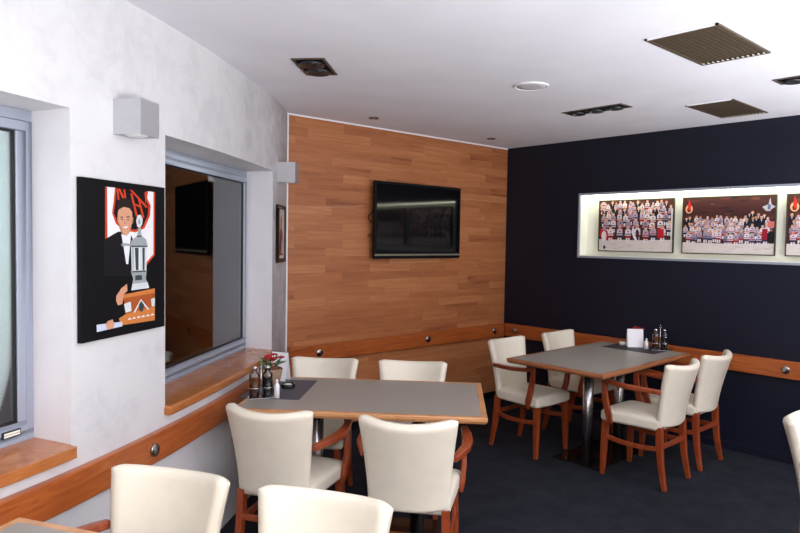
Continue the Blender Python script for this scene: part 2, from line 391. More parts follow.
rail('wall_rail', [(2.703, YW-.003), (XD-.002, YW-.003)], [(0.0, -1), (-1, -1)], [((x, YW-.003-RT), (0, -1)) for x in (2.975, 4.173, 5.108)],
     'wooden rail with steel buttons on the wood-panelled wall under the television')
rail('wall_rail', [(XD-.002, YW-.04), (XD-.002, YB+.05)], [(-1, 0), (-1, 0)], [((XD-.002-RT, y), (-1, 0)) for y in (4.115, 1.642, .4, -.8)],
     'wooden rail with steel buttons on the navy wall below the lit display case')

# ---------------------------------------------------------------- lit display case with team photographs
case = tag(empty('display_case', (XD, (DY0+DY1)/2, DZ0)), 'long white illuminated display case set into the navy wall, holding team photographs', 'display case')
def loc_box(mb, a, b, mat=None):
    o = Vector((XD, (DY0+DY1)/2, DZ0)); mb.box(tuple(Vector(a)-o), tuple(Vector(b)-o), mat); return mb
c = MB(); D = .115
loc_box(c, (XD+D, DY0+.001, DZ0+.001), (XD+D+.01, DY1-.001, DZ1-.001))
loc_box(c, (XD+.001, DY0+.001, DZ0+.001), (XD+D, DY1-.001, DZ0+.008)); loc_box(c, (XD+.001, DY0+.001, DZ1-.008), (XD+D, DY1-.001, DZ1-.001))
loc_box(c, (XD+.001, DY0+.001, DZ0+.008), (XD+D, DY0+.008, DZ1-.008)); loc_box(c, (XD+.001, DY1-.008, DZ0+.008), (XD+D, DY1-.001, DZ1-.008))
c.build('case_lining', M['boxwhite'], case)
c = MB(); t_ = .014
for a, b in (((DY0-t_, DZ0-t_), (DY1+t_, DZ0+.004)), ((DY0-t_, DZ1-.004), (DY1+t_, DZ1+t_)), ((DY0-t_, DZ0), (DY0+.004, DZ1)), ((DY1-.004, DZ0), (DY1+t_, DZ1))):
    loc_box(c, (XD-.014, a[0], a[1]), (XD+.002, b[0], b[1]))
c.build('case_frame', M['alu'], case, bevel=.002)
c = MB(); loc_box(c, (XD+.012, DY0+.03, DZ1-.020), (XD+.030, DY1-.03, DZ1-.009)); c.build('light_strip', M['tube'], case)

rnd = random.Random(5)
def team_photo(y1, w_, h_, zc, seed, style, label):
    """printed team photograph in a thin dark frame; local x to the right (towards -Y), local z up"""
    root = tag(empty('framed_photograph', (XD+.085, y1, zc-h_/2)), label, 'photograph', 'team photographs in the display case'); root.rotation_euler = (0, 0, -pi/2)
    f = MB(); t = .007
    f.box((0, -.006, 0), (w_, .012, t)); f.box((0, -.006, h_-t), (w_, .012, h_)); f.box((0, -.006, t), (t, .012, h_-t)); f.box((w_-t, -.006, t), (w_, .012, h_-t))
    f.build('frame', flat(60, 62, 44), root)
    p = MB(); R = random.Random(seed); p.keep = True
    lay = [0]
    def poly(pts, col):
        lay[0] += 1; y = -lay[0]*6e-6
        pts = [(min(max(a, t), w_-t), min(max(b, t), h_-t)) for a, b in pts]
        p.add([(a, y, b) for a, b in pts], [tuple(range(len(pts)))], flat(*col))
    def ell(cx, cz, rx, rz, col, n=8): poly([(cx+rx*cos(2*pi*k/n), cz+rz*sin(2*pi*k/n)) for k in range(n)], col)
    poly([(0, 0), (w_, 0), (w_, h_), (0, h_)], (70, 40, 38))
    for k in range(26):
        x, z = R.random()*w_, h_*(.62+.38*R.random()); ell(x, z, .02+.03*R.random(), .006+.01*R.random(), R.choice([(86, 48, 42), (58, 34, 36), (100, 60, 50), (50, 34, 40)]))
    ice = .24 if style == 1 else .20
    poly([(0, 0), (w_, 0), (w_, h_*ice), (w_*.5, h_*(ice-.015)), (0, h_*ice)], (214, 204, 200))
    for k in range(12):
        x = R.random()*w_; ell(x, h_*(.04+.12*R.random()), .03, .004, (200, 188, 184))
    def man(x, z, s, kind):
        skin = R.choice([(206, 158, 134), (190, 138, 114), (216, 172, 150)])
        if kind == 'suit': body, leg = R.choice([(28, 28, 44), (38, 34, 48), (22, 22, 32)]), (26, 26, 38)
        else: body, leg = R.choice([(222, 214, 218), (196, 186, 200), (214, 208, 214), (172, 158, 178), (150, 138, 160)]), R.choice([(150, 34, 44), (40, 40, 70), (168, 40, 48), (60, 52, 80)])
        poly([(x-.34*s, z-1.25*s), (x-.30*s, z-.55*s), (x+.30*s, z-.55*s), (x+.34*s, z-1.25*s)], leg)
        if kind != 'suit': poly([(x-.28*s, z-1.5*s), (x-.26*s, z-1.05*s), (x-.04*s, z-1.05*s), (x-.06*s, z-1.5*s)], (224, 220, 222)); poly([(x+.06*s, z-1.5*s), (x+.04*s, z-1.05*s), (x+.26*s, z-1.05*s), (x+.28*s, z-1.5*s)], (216, 210, 216))
        poly([(x-.42*s, z-.75*s), (x-.36*s, z-.05*s), (x-.16*s, z+.10*s), (x+.16*s, z+.10*s), (x+.36*s, z-.05*s), (x+.42*s, z-.75*s)], body)
        if kind != 'suit':
            poly([(x-.40*s, z-.62*s), (x-.40*s, z-.50*s), (x+.40*s, z-.50*s), (x+.40*s, z-.62*s)], R.choice([(170, 40, 50), (50, 50, 96), (180, 50, 54)]))
            ell(x, z-.24*s, .13*s, .12*s, R.choice([(150, 50, 60), (70, 66, 100), (176, 120, 110)]), 6)
        else: poly([(x-.08*s, z+.08*s), (x+.08*s, z+.08*s), (x, z-.3*s)], (220, 214, 214))
        ell(x, z+.26*s, .21*s, .25*s, skin)
        poly([(x-.17*s, z+.32*s), (x-.14*s, z+.50*s), (x+.14*s, z+.50*s), (x+.17*s, z+.32*s), (x, z+.40*s)], R.choice([(70, 44, 34), (50, 34, 30), (150, 104, 70), (200, 150, 110), (206, 190, 184)]))
    if style == 1:
        rows = [(.90, .052, 15), (.80, .056, 14), (.70, .060, 12), (.56, .066, 9), (.42, .070, 8)]
    else:
        rows = [(.60, .046, 19), (.52, .048, 20), (.44, .050, 18), (.35, .052, 16)]
    for ri, (zr, s, n) in enumerate(rows):
        for k in range(n):
            x = w_*(.04 + .92*(k+.5*(ri % 2)+.25)/n) + R.uniform(-.011, .011)
            kind = 'suit' if (style == 1 and ri < 2 and R.random() < .4) or (style == 2 and (x < w_*.09 or w_*.70 < x < w_*.90) and ri < 2) else 'player'
            zz = h_*zr + R.uniform(-.014, .014) + (h_*.06 if style == 2 and kind == 'suit' and x > w_*.5 else 0)
            man(x, zz, s*(1.15 if kind == 'suit' else 1), kind)
    if style == 1:
        ell(w_*.065, h_*.90, .034, .034, (170, 140, 140), 14); ell(w_*.065, h_*.90, .026, .026, (206, 176, 170), 14); poly([(w_*.04, h_*.89), (w_*.09, h_*.89), (w_*.09, h_*.91), (w_*.04, h_*.91)], (150, 60, 70))
        poly([(w_*.02, h_*.30), (w_*.02, h_*.44), (w_*.13, h_*.40), (w_*.15, h_*.20)], (186, 36, 46)); ell(w_*.08, h_*.30, .026, .05, (226, 220, 222)); ell(w_*.09, h_*.08, .012, .018, (30, 26, 30))
        poly([(w_*.48, h_*.50), (w_*.52, h_*.28), (w_*.54, h_*.22), (w_*.50, h_*.24), (w_*.46, h_*.38)], (222, 216, 224)); poly([(w_*.52, h_*.42), (w_*.56, h_*.40), (w_*.56, h_*.22), (w_*.53, h_*.26)], (30, 28, 44))
        poly([(w_*.965, h_*.22), (w_*.985, h_*.22), (w_*.985, h_*.80), (w_*.965, h_*.80)], (216, 210, 210))
        poly([(w_*.80, h_*.27), (w_*.88, h_*.27), (w_*.88, h_*.44), (w_*.80, h_*.44)], (190, 34, 48))
    else:
        # round emblem with a flame, upper left; winged cup emblem, upper right
        ell(w_*.075, h_*.79, .030, .036, (226, 170, 130), 16); ell(w_*.075, h_*.78, .016, .022, (60, 30, 30), 12)
        poly([(w_*.06, h_*.84), (w_*.075, h_*.97), (w_*.10, h_*.84), (w_*.085, h_*.76), (w_*.07, h_*.76)], (196, 44, 30)) if style == 2 else None
        poly([(w_*.86, h_*.80), (w_*.92, h_*.84), (w_*.935, h_*.95), (w_*.95, h_*.84), (w_*.99, h_*.80), (w_*.95, h_*.76), (w_*.94, h_*.73), (w_*.90, h_*.73)], (176, 174, 186)); ell(w_*.928, h_*.80, .012, .022, (90, 100, 130), 8)
        poly([(w_*.92, h_*.46), (w_*.985, h_*.46), (w_*.985, h_*.56), (w_*.92, h_*.56)], (206, 110, 104))
        ell(w_*.96, h_*.30, .035, .05, (30, 24, 30), 10); poly([(w_*.86, h_*.26), (w_*.92, h_*.26), (w_*.92, h_*.44), (w_*.87, h_*.44)], (150, 30, 50))
    p.add([(t, 0.003, t), (w_-t, 0.003, t), (w_-t, 0.003, h_-t), (t, 0.003, h_-t)], [(0, 1, 2, 3)], flat(60, 40, 40))
    p.build('print', None, root)
    return root
team_photo(3.275, .705, .462, 1.748, 3, 1, 'framed photograph at the left end of the display case, players filling it completely')
team_photo(2.498, .712, .462, 1.748, 8, 2, 'framed wide team photograph shown whole, with dark upper half and round flame emblem')
team_photo(1.718, .712, .462, 1.748, 14, 2, 'framed photograph in the display case cut off by the right edge of the view')

# ---------------------------------------------------------------- ceiling fittings
def vent(x0, y0, x1, y1, label, z0=-.009):
    cx, cy = (x0+x1)/2, (y0+y1)/2; root = tag(empty('ceiling_vent', (cx, cy, H)), label, 'vent', 'bronze ceiling vents'); a, b = (x1-x0)/2, (y1-y0)/2
    f = MB()
    f.box((-a, -b, z0), (-a+.006, b, 0), M['white']); f.box((a-.006, -b, z0), (a, b, 0), M['bronze']); f.box((-a, -b, z0), (a, -b+.012, 0), M['bronze']); f.box((-a, b-.012, z0), (a, b, 0), M['bronze'])
    f.box((-a+.006, -b+.012, z0), (-a+.02, b-.012, -.001), M['bronze']); f.box((a-.02, -b+.012, z0), (a-.006, b-.012, -.001), M['bronze'])
    f.build('frame', None, root)
    s_ = MB(); n = 13
    for k in range(n):
        y = -b+.02+(2*b-.04)*k/(n-1); q = .007
        s_.add([(x, y+dy, z) for x in (-a+.02, a-.02) for dy, z in ((-q, z0+.001), (-q+.003, z0), (q, -.002), (q-.003, -.001))], [(0, 1, 2, 3), (4, 7, 6, 5), (0, 4, 5, 1), (1, 5, 6, 2), (2, 6, 7, 3), (3, 7, 4, 0)], M['bronze'])
        s_.box((a-.036, y-.004, z0-.0005), (a-.020, y+.004, z0+.003), M['boxwhite'])
    s_.build('slats', None, root)
    MB().box((-a+.01, -b+.01, -.002), (a-.01, b-.01, -.0005)).build('backing', M['bronze'], root)
vent(2.870, 1.207, 3.478, 1.535, 'large bronze slatted ceiling vent nearest the camera')
vent(4.440, 1.752, 5.045, 2.066, 'bronze slatted ceiling vent close to the navy wall', -.006)
def downlight(cx, cy, rz, length, width, n, label, trim='bezel'):
    root = tag(empty('recessed_downlight', (cx, cy, H), rz), label, 'ceiling light', None); a, b = length/2, width/2
    f = MB(); t = .014
    f.box((-a, -b, -.006), (a, -b+t, 0)); f.box((-a, b-t, -.006), (a, b, 0)); f.box((-a, -b+t, -.006), (-a+t, b-t, 0)); f.box((a-t, -b+t, -.006), (a, b-t, 0))
    f.build('trim_ring', M[trim], root)
    MB().box((-a+t, -b+t, -.0015), (a-t, b-t, -.0005)).build('black_tray', M['blackmatte'], root)
    r = min(b-t-.006, (a-t)/n-.006)
    for k in range(n):
        x = -a+t+(2*(a-t)/n)*(k+.5)
        l = MB(); l.lathe([(r, -.003), (r, -.018), (r*.92, -.020), (r*.55, -.008), (r*.3, -.006), (0, -.006)], (x, 0, 0), 20); o = l.build('lamp', M['darkchrome'], root)
        q = MB(); q.lathe([(r*.34, -.006), (r*.30, -.013), (0, -.015)], (x, 0, 0), 14); q.build('bulb', M['darkchrome'], o)
    return root
downlight(2.072, 3.028, radians(42), .345, .18, 2, 'square recessed downlight with two round lamps, nearest the window wall')
downlight(4.148, 2.568, pi/2, .472, .150, 3, 'long recessed downlight with three lamps between speaker and vents')
downlight(4.148, 1.165, pi/2, .472, .150, 3, 'recessed downlight cut off at the right edge, beside the large vent')
sp = tag(empty('ceiling_speaker', (3.247, 2.457, H)), 'round white flush ceiling speaker in the middle of the ceiling', 'speaker')
q = MB(); q.lathe([(.104, 0), (.104, -.006), (.098, -.010), (.090, -.008), (.090, -.002)], n=40); q.build('rim', M['white'], sp)
q = MB(); q.lathe([(.089, -.002), (.088, -.0065), (.05, -.008), (0, -.0085)], n=40); q.build('grille', plain('speaker_mesh', hexc(196, 192, 196), .7, var=.25, scale=400), sp)
for (x, y, lb) in ((3.272, 3.972, 'tiny round ceiling spotlight near the wood wall, above the television'), (4.673, 3.972, 'tiny round ceiling spotlight in the corner of wood and navy walls')):
    r_ = tag(empty('ceiling_spotlight', (x, y, H)), lb, 'ceiling light', 'tiny round spotlights along the wood wall')
    q = MB(); q.lathe([(.040, 0), (.040, -.004), (.036, -.007), (.024, -.008), (.024, -.003), (0, -.003)], n=24); q.build('ring', M['bezel'], r_)
    q = MB(); q.lathe([(.020, -.003), (.018, -.010), (0, -.012)], n=16); q.build('bulb', M['chrome'], r_)

# ---------------------------------------------------------------- television
tv = tag(empty('television', (4.012, YW, 1.43)), 'black flat television hanging on the wood-panelled wall, switched off', 'television')
a, hh = .522, .652; y0 = -.080
f = MB(); f.box((-a, y0, 0), (a, y0+.028, hh)); f.box((-.36, y0+.028, .10), (.36, y0+.062, .55)); f.build('case', M['blackmatte'], tv, bevel=.006)
MB().box((-a+.022, y0-.0015, .055), (a-.022, y0+.0, hh-.022)).build('screen', M['black'], tv)
f = MB(); f.box((-a+.004, y0-.004, .026), (a-.004, y0, .040)); f.build('chrome_strip', plain('silver_strip', hexc(150, 144, 124), .3, metal=.4), tv)
f = MB(); f.box((-.12, y0+.06, .18), (.12, -.001, .48)); f.build('wall_bracket', M['blackmatte'], tv)
f = MB(); pts = [(-a+.02, y0+.025, .42)]
for k in range(9):
    t = k/8*pi; pts.append((-a-.004-.030*sin(t), y0+.045, .38-.07*(k/8)+.0))
pts.append((-a+.02, y0+.025, .30)); f.tube(pts, .004, 8); f.build('cable', M['blackmatte'], tv); f = MB()
f.tube([(-a+.02, y0+.03, .20), (-a-.03, y0+.045, .205), (-a-.035, y0+.045, .19), (-a+.02, y0+.03, .18)], .0035, 8); f.build('cable', M['blackmatte'], tv)

# ---------------------------------------------------------------- wall sconces
def sconce(x, zc, h, label):
    p = (x, fy(x)); root = tag(empty('wall_sconce', (p[0], p[1], zc), h), label, 'wall light', 'square wall lights')
    # local +x along the wall, local -y into the room
    d, w_, hh = .122, .123, .069
    f = MB(); t = .006
    f.box((0, -d, -hh), (t, .004, hh)); f.box((w_-t, -d, -hh), (w_, .004, hh)); f.box((t, -d, -hh), (w_-t, -d+t, hh)); f.box((t, -.002, -hh), (w_-t, .004, hh)); f.box((t, -d+t, hh-.012), (w_-t, -.002, hh-.003))
    f.build('housing', M['sconce'], root)
    q = MB(); q.lathe([(.046, -hh+.010), (.044, -hh+.002), (.030, -hh-.003), (0, -hh-.004)], (w_/2, -d/2, 0), 24); q.build('lens', M['white'], root)
    MB().box((t, -d+t, -hh+.008), (w_-t, -.002, -hh+.012)).build('baffle', M['white'], root)
sconce(.888, 2.061, radians(35), 'square grey wall sconce between the windows, above the big black poster')
sconce(2.435, 2.055, radians(45), 'small square pale wall sconce beside the wood wall')

# ---------------------------------------------------------------- poster of a man with a trophy
POLY = [('white', [(0.116, 1.782), (0.424, 1.784), (0.422, 1.514), (0.363, 1.477), (0.115, 1.486)]), ('orange', [(0.11, 1.782), (0.121, 1.782), (0.123, 1.581), (0.109, 1.581)]), ('orange', [(0.416, 1.784), (0.428, 1.784), (0.425, 1.509), (0.415, 1.514)]), ('orange', [(0.425, 1.514), (0.363, 1.468), (0.355, 1.477), (0.416, 1.519)]), ('orange', [(0.166, 1.783), (0.159, 1.73), (0.149, 1.683), (0.171, 1.643), (0.218, 1.617), (0.294, 1.61), (0.353, 1.627), (0.391, 1.68), (0.397, 1.725), (0.372, 1.755), (0.378, 1.784)]), ('black', [(0.176, 1.783), (0.169, 1.725), (0.16, 1.683), (0.181, 1.649), (0.225, 1.626), (0.292, 1.621), (0.343, 1.636), (0.376, 1.683), (0.382, 1.723), (0.358, 1.751), (0.364, 1.784)]), ('orange', [(0.176, 1.778), (0.187, 1.779), (0.194, 1.738), (0.183, 1.734)]), ('orange', [(0.184, 1.781), (0.198, 1.781), (0.227, 1.743), (0.214, 1.74)]), ('orange', [(0.218, 1.78), (0.229, 1.78), (0.235, 1.746), (0.224, 1.745)]), ('orange', [(0.257, 1.781), (0.271, 1.782), (0.376, 1.719), (0.364, 1.713)]), ('orange', [(0.261, 1.766), (0.273, 1.768), (0.309, 1.677), (0.296, 1.674)]), ('orange', [(0.278, 1.725), (0.288, 1.728), (0.325, 1.721), (0.319, 1.713)]), ('orange', [(0.311, 1.745), (0.321, 1.747), (0.353, 1.673), (0.339, 1.668)]), ('orange', [(0.354, 1.779), (0.364, 1.78), (0.368, 1.749), (0.36, 1.729)]), ('suit', [(0.103, 1.579), (0.181, 1.61), (0.218, 1.614), (0.265, 1.599), (0.279, 1.578), (0.279, 1.431), (0.102, 1.44)]), ('shirt', [(0.204, 1.602), (0.265, 1.603), (0.255, 1.536), (0.247, 1.481), (0.234, 1.482), (0.217, 1.554)]), ('hair', [(0.18, 1.687), (0.177, 1.716), (0.195, 1.735), (0.227, 1.743), (0.265, 1.736), (0.28, 1.716), (0.278, 1.688), (0.26, 1.7), (0.218, 1.707), (0.191, 1.69)]), ('skin', [(0.183, 1.687), (0.191, 1.699), (0.218, 1.71), (0.255, 1.707), (0.272, 1.691), (0.274, 1.658), (0.261, 1.621), (0.238, 1.595), (0.213, 1.608), (0.195, 1.631), (0.183, 1.655)]), ('hair', [(0.198, 1.67), (0.216, 1.672), (0.216, 1.668), (0.198, 1.666)]), ('hair', [(0.236, 1.673), (0.257, 1.674), (0.257, 1.67), (0.236, 1.668)]), ('skin2', [(0.223, 1.668), (0.233, 1.668), (0.236, 1.644), (0.221, 1.644)]), ('shirt', [(0.213, 1.631), (0.248, 1.634), (0.233, 1.624)]), ('silver', [(0.203, 1.563), (0.227, 1.566), (0.264, 1.563), (0.264, 1.554), (0.227, 1.555), (0.205, 1.554)]), ('silverl', [(0.297, 1.658), (0.308, 1.68), (0.328, 1.684), (0.341, 1.666), (0.338, 1.644), (0.321, 1.628), (0.305, 1.634)]), ('silver', [(0.311, 1.629), (0.329, 1.629), (0.333, 1.597), (0.364, 1.582), (0.376, 1.553), (0.26, 1.554), (0.269, 1.578), (0.303, 1.594)]), ('silverl', [(0.264, 1.554), (0.369, 1.553), (0.366, 1.445), (0.269, 1.45)]), ('silverd', [(0.289, 1.547), (0.313, 1.547), (0.313, 1.454), (0.295, 1.455)]), ('silverd', [(0.338, 1.547), (0.355, 1.547), (0.353, 1.452), (0.341, 1.453)]), ('silver', [(0.262, 1.452), (0.368, 1.451), (0.362, 1.416), (0.386, 1.375), (0.265, 1.373), (0.278, 1.42)]), ('silverd', [(0.291, 1.433), (0.334, 1.433), (0.339, 1.413), (0.291, 1.412)]), ('silverl', [(0.273, 1.4), (0.374, 1.401), (0.386, 1.375), (0.265, 1.373)]), ('wood', [(0.212, 1.36), (0.425, 1.371), (0.425, 1.341), (0.219, 1.341)]), ('woodd', [(0.219, 1.341), (0.425, 1.345), (0.425, 1.288), (0.23, 1.28)]), ('wood', [(0.23, 1.28), (0.425, 1.294), (0.425, 1.233), (0.203, 1.238), (0.188, 1.267)]), ('silverl', [(0.219, 1.322), (0.262, 1.328), (0.267, 1.289), (0.23, 1.286)]), ('silverl', [(0.397, 1.327), (0.425, 1.33), (0.425, 1.295), (0.403, 1.294)]), ('silverl', [(0.278, 1.281), (0.328, 1.333), (0.386, 1.284), (0.374, 1.284), (0.33, 1.322), (0.291, 1.281)]), ('silverd', [(0.314, 1.309), (0.33, 1.325), (0.351, 1.306), (0.339, 1.278), (0.32, 1.283)]), ('white', [(0.24, 1.255), (0.254, 1.263), (0.268, 1.255)]), ('white', [(0.269, 1.255), (0.283, 1.263), (0.298, 1.256)]), ('white', [(0.299, 1.255), (0.313, 1.264), (0.328, 1.256)]), ('white', [(0.329, 1.255), (0.344, 1.264), (0.359, 1.256)]), ('white', [(0.36, 1.256), (0.375, 1.264), (0.39, 1.256)]), ('white', [(0.391, 1.256), (0.407, 1.264), (0.423, 1.256)]), ('skin', [(0.173, 1.359), (0.204, 1.387), (0.238, 1.402), (0.241, 1.374), (0.219, 1.361), (0.209, 1.323), (0.183, 1.32), (0.171, 1.339)]), ('table', [(0.059, 1.258), (0.209, 1.252), (0.209, 1.234), (0.06, 1.23)]), ('skin', [(0.109, 1.254), (0.123, 1.265), (0.151, 1.268), (0.161, 1.247), (0.153, 1.232), (0.118, 1.233)])]
POLY += [('hair', [(.187, 1.700), (.200, 1.708), (.222, 1.714), (.250, 1.712), (.268, 1.700), (.276, 1.690), (.282, 1.718), (.262, 1.740), (.226, 1.747), (.194, 1.738), (.176, 1.714)]),
         ('skin2', [(.178, 1.668), (.184, 1.672), (.186, 1.645), (.181, 1.642)]), ('skin2', [(.272, 1.668), (.280, 1.670), (.276, 1.644), (.271, 1.645)]),
         ('black', [(.203, 1.661), (.213, 1.663), (.215, 1.659), (.204, 1.658)]), ('black', [(.241, 1.662), (.252, 1.662), (.251, 1.658), (.241, 1.658)]),
         ('skin2', [(.186, 1.650), (.194, 1.640), (.214, 1.606), (.236, 1.596), (.210, 1.601), (.192, 1.625)]), ('skin2', [(.272, 1.656), (.266, 1.640), (.252, 1.612), (.238, 1.597), (.262, 1.616)]),
         ('skin3', [(.224, 1.668), (.229, 1.668), (.231, 1.648), (.226, 1.648)]),
         ('silver', [(.272, 1.55), (.280, 1.55), (.279, 1.455), (.274, 1.455)]), ('white', [(.318, 1.546), (.324, 1.546), (.323, 1.458), (.318, 1.458)]), ('silverd', [(.264, 1.556), (.374, 1.555), (.372, 1.549), (.266, 1.550)]),
         ('silverd', [(.300, 1.596), (.334, 1.598), (.333, 1.592), (.302, 1.590)]), ('silver', [(.308, 1.655), (.320, 1.668), (.326, 1.650), (.316, 1.640)]), ('silverd', [(.270, 1.452), (.362, 1.451), (.362, 1.445), (.270, 1.446)]),
         ('woodd', [(.212, 1.345), (.425, 1.351), (.425, 1.345), (.214, 1.339)])]
INK = dict(white=(226, 224, 226), orange=(196, 62, 34), black=(16, 14, 18), suit=(20, 19, 24), shirt=(224, 224, 230), hair=(38, 28, 26), skin=(206, 150, 120), skin2=(178, 118, 94), skin3=(222, 172, 144),
           silver=(150, 158, 162), silverl=(206, 212, 214), silverd=(58, 66, 66), wood=(200, 122, 62), woodd=(168, 84, 42), table=(196, 206, 226))
ax, ay = .735, 2.584; bx, by = 1.172, 2.882; hd = atan2(by-ay, bx-ax); W_ = .517
nx, ny = sin(hd), -cos(hd)
po = tag(empty('wall_poster', (ax+nx*.0-.0, ay+ny*.0, 1.193), hd), 'large black poster of a man in a suit with a silver trophy', 'poster')
po.location = (ax+nx*.004-cos(hd)*.018, ay+ny*.004-sin(hd)*.018, 1.198)
PH = .610
f = MB(); f.box((0, -.020, 0), (W_, .0, PH)); f.build('panel', M['blackmatte'], po, bevel=.001)
f = MB(); f.keep = True; yy = -.0203
for k, (nm, pts) in enumerate(POLY):
    yy -= 1.5e-5
    f.add([(u+.018, yy, z-1.198) for u, z in pts], [tuple(range(len(pts)))], flat(*INK[nm]))
f.build('print', None, po)

# small framed picture past the second window
xa, xb = 2.39, 2.585; h2 = atan2(fy(xb)-fy(xa), xb-xa); n2 = (sin(h2), -cos(h2))
fp = tag(empty('framed_picture', (xa+n2[0]*.002, fy(xa)+n2[1]*.002, 1.42), h2), 'small brown framed picture beside the second window near the wood wall', 'picture')
w2, hh2 = .275, .405
f = MB(); t = .028
f.box((0, -.022, 0), (w2, 0, t)); f.box((0, -.022, hh2-t), (w2, 0, hh2)); f.box((0, -.022, t), (t, 0, hh2-t)); f.box((w2-t, -.022, t), (w2, 0, hh2-t)); f.build('frame', M['frame_brown'], fp, bevel=.002)
f = MB(); f.keep = True
f.add([(t, -.012, t), (w2-t, -.012, t), (w2-t, -.012, hh2-t), (t, -.012, hh2-t)], [(0, 1, 2, 3)], flat(196, 186, 176))
for k, (pts, c_) in enumerate([([(.07, .05), (.20, .05), (.19, .20), (.15, .26), (.09, .22)], (120, 60, 54)), ([(.11, .24), (.16, .24), (.17, .31), (.13, .34), (.10, .30)], (150, 118, 100)), ([(.09, .10), (.13, .09), (.12, .20), (.10, .19)], (60, 50, 70)), ([(.14, .06), (.19, .07), (.17, .15), (.15, .16)], (190, 170, 160))]):
    f.add([(x, -.0122-k*.0001, z) for x, z in pts], [tuple(range(len(pts)))], flat(*c_))
f.build('print', None, fp)

# ---------------------------------------------------------------- tables
def table(name, c0, rz, Lx, Ly, cols, label, plate, edge='edge'):
    """c0: centre; Lx along local x"""
    root = tag(empty(name, (c0[0], c0[1], 0), rz), label, 'table', 'restaurant tables'); a, b = Lx/2, Ly/2; zt = .75
    e = MB(); w_ = .026
    prof = [(0, 0), (.004, -.006), (.004, -.020), (-.006, -.034), (-.030, -.036), (-.030, -.010), (-w_, -.0005)]   # outward offset, z
    vs = []; corners = [(-1, -1), (1, -1), (1, 1), (-1, 1)]
    for sx_, sy_ in corners:
        for o_, z in prof: vs.append((sx_*(a+o_), sy_*(b+o_), zt+z))
    k = len(prof); fs = []
    for i in range(4):
        for j in range(k): fs.append((i*k+j, ((i+1) % 4)*k+j, ((i+1) % 4)*k+(j+1) % k, i*k+(j+1) % k))
    e.add(vs, fs); e.build('edge_trim', M[edge], root, bevel=.002)
    MB().box((-a+w_, -b+w_, zt-.034), (a-w_, b-w_, zt-.0004)).build('tabletop', M['laminate'], root)
    for (x, y) in cols:
        q = MB(); q.lathe([(.038, .012), (.038, .70)], (x, y, 0), 32); o = q.build('column', M['steel'], root)
        q = MB(); q.box((x-.11, y-.11, .70), (x+.11, y+.11, .716)); q.build('top_plate', M['blackmatte'], o)
    (px0, py0, px1, py1) = plate
    MB().box((px0, py0, 0), (px1, py1, .012)).build('base_plate', M['basep'], root, bevel=.003)
    return root
# table against the window wall
T1R = radians(133.5); d1 = Vector((cos(T1R), sin(T1R))); n1 = Vector((-sin(T1R), cos(T1R)))   # d1: towards the wall, -n1: towards the far side
nr = Vector((2.396, 2.026)); L1 = 1.25; B1 = .775
c1 = nr + d1*(L1/2) - n1*(B1/2)
table('dining_table', c1, T1R, L1, B1, [(-.28, 0), (.28, 0)], 'long grey-topped table against the window wall, between four cream chairs', (-.40, -.15, .40, .15))
table('dining_table', (4.400, 2.618), radians(1.0), 1.295, .765, [(-.225, -.03), (.225, -.03)], 'grey-topped table in the corner by the navy wall, set round with four chairs', (-.33, -.185, .33, .185), 'edge2')
T3R = radians(120); d3 = Vector((cos(T3R), sin(T3R))); n3 = Vector((-sin(T3R), cos(T3R)))
t3c = Vector((.451, 2.19)) - d3*(.62) + n3*(.39)
table('dining_table', t3c, T3R, 1.24, .78, [(-.28, 0), (.28, 0)], 'grey table of which only one corner shows at the bottom left', (-.40, -.15, .40, .15))

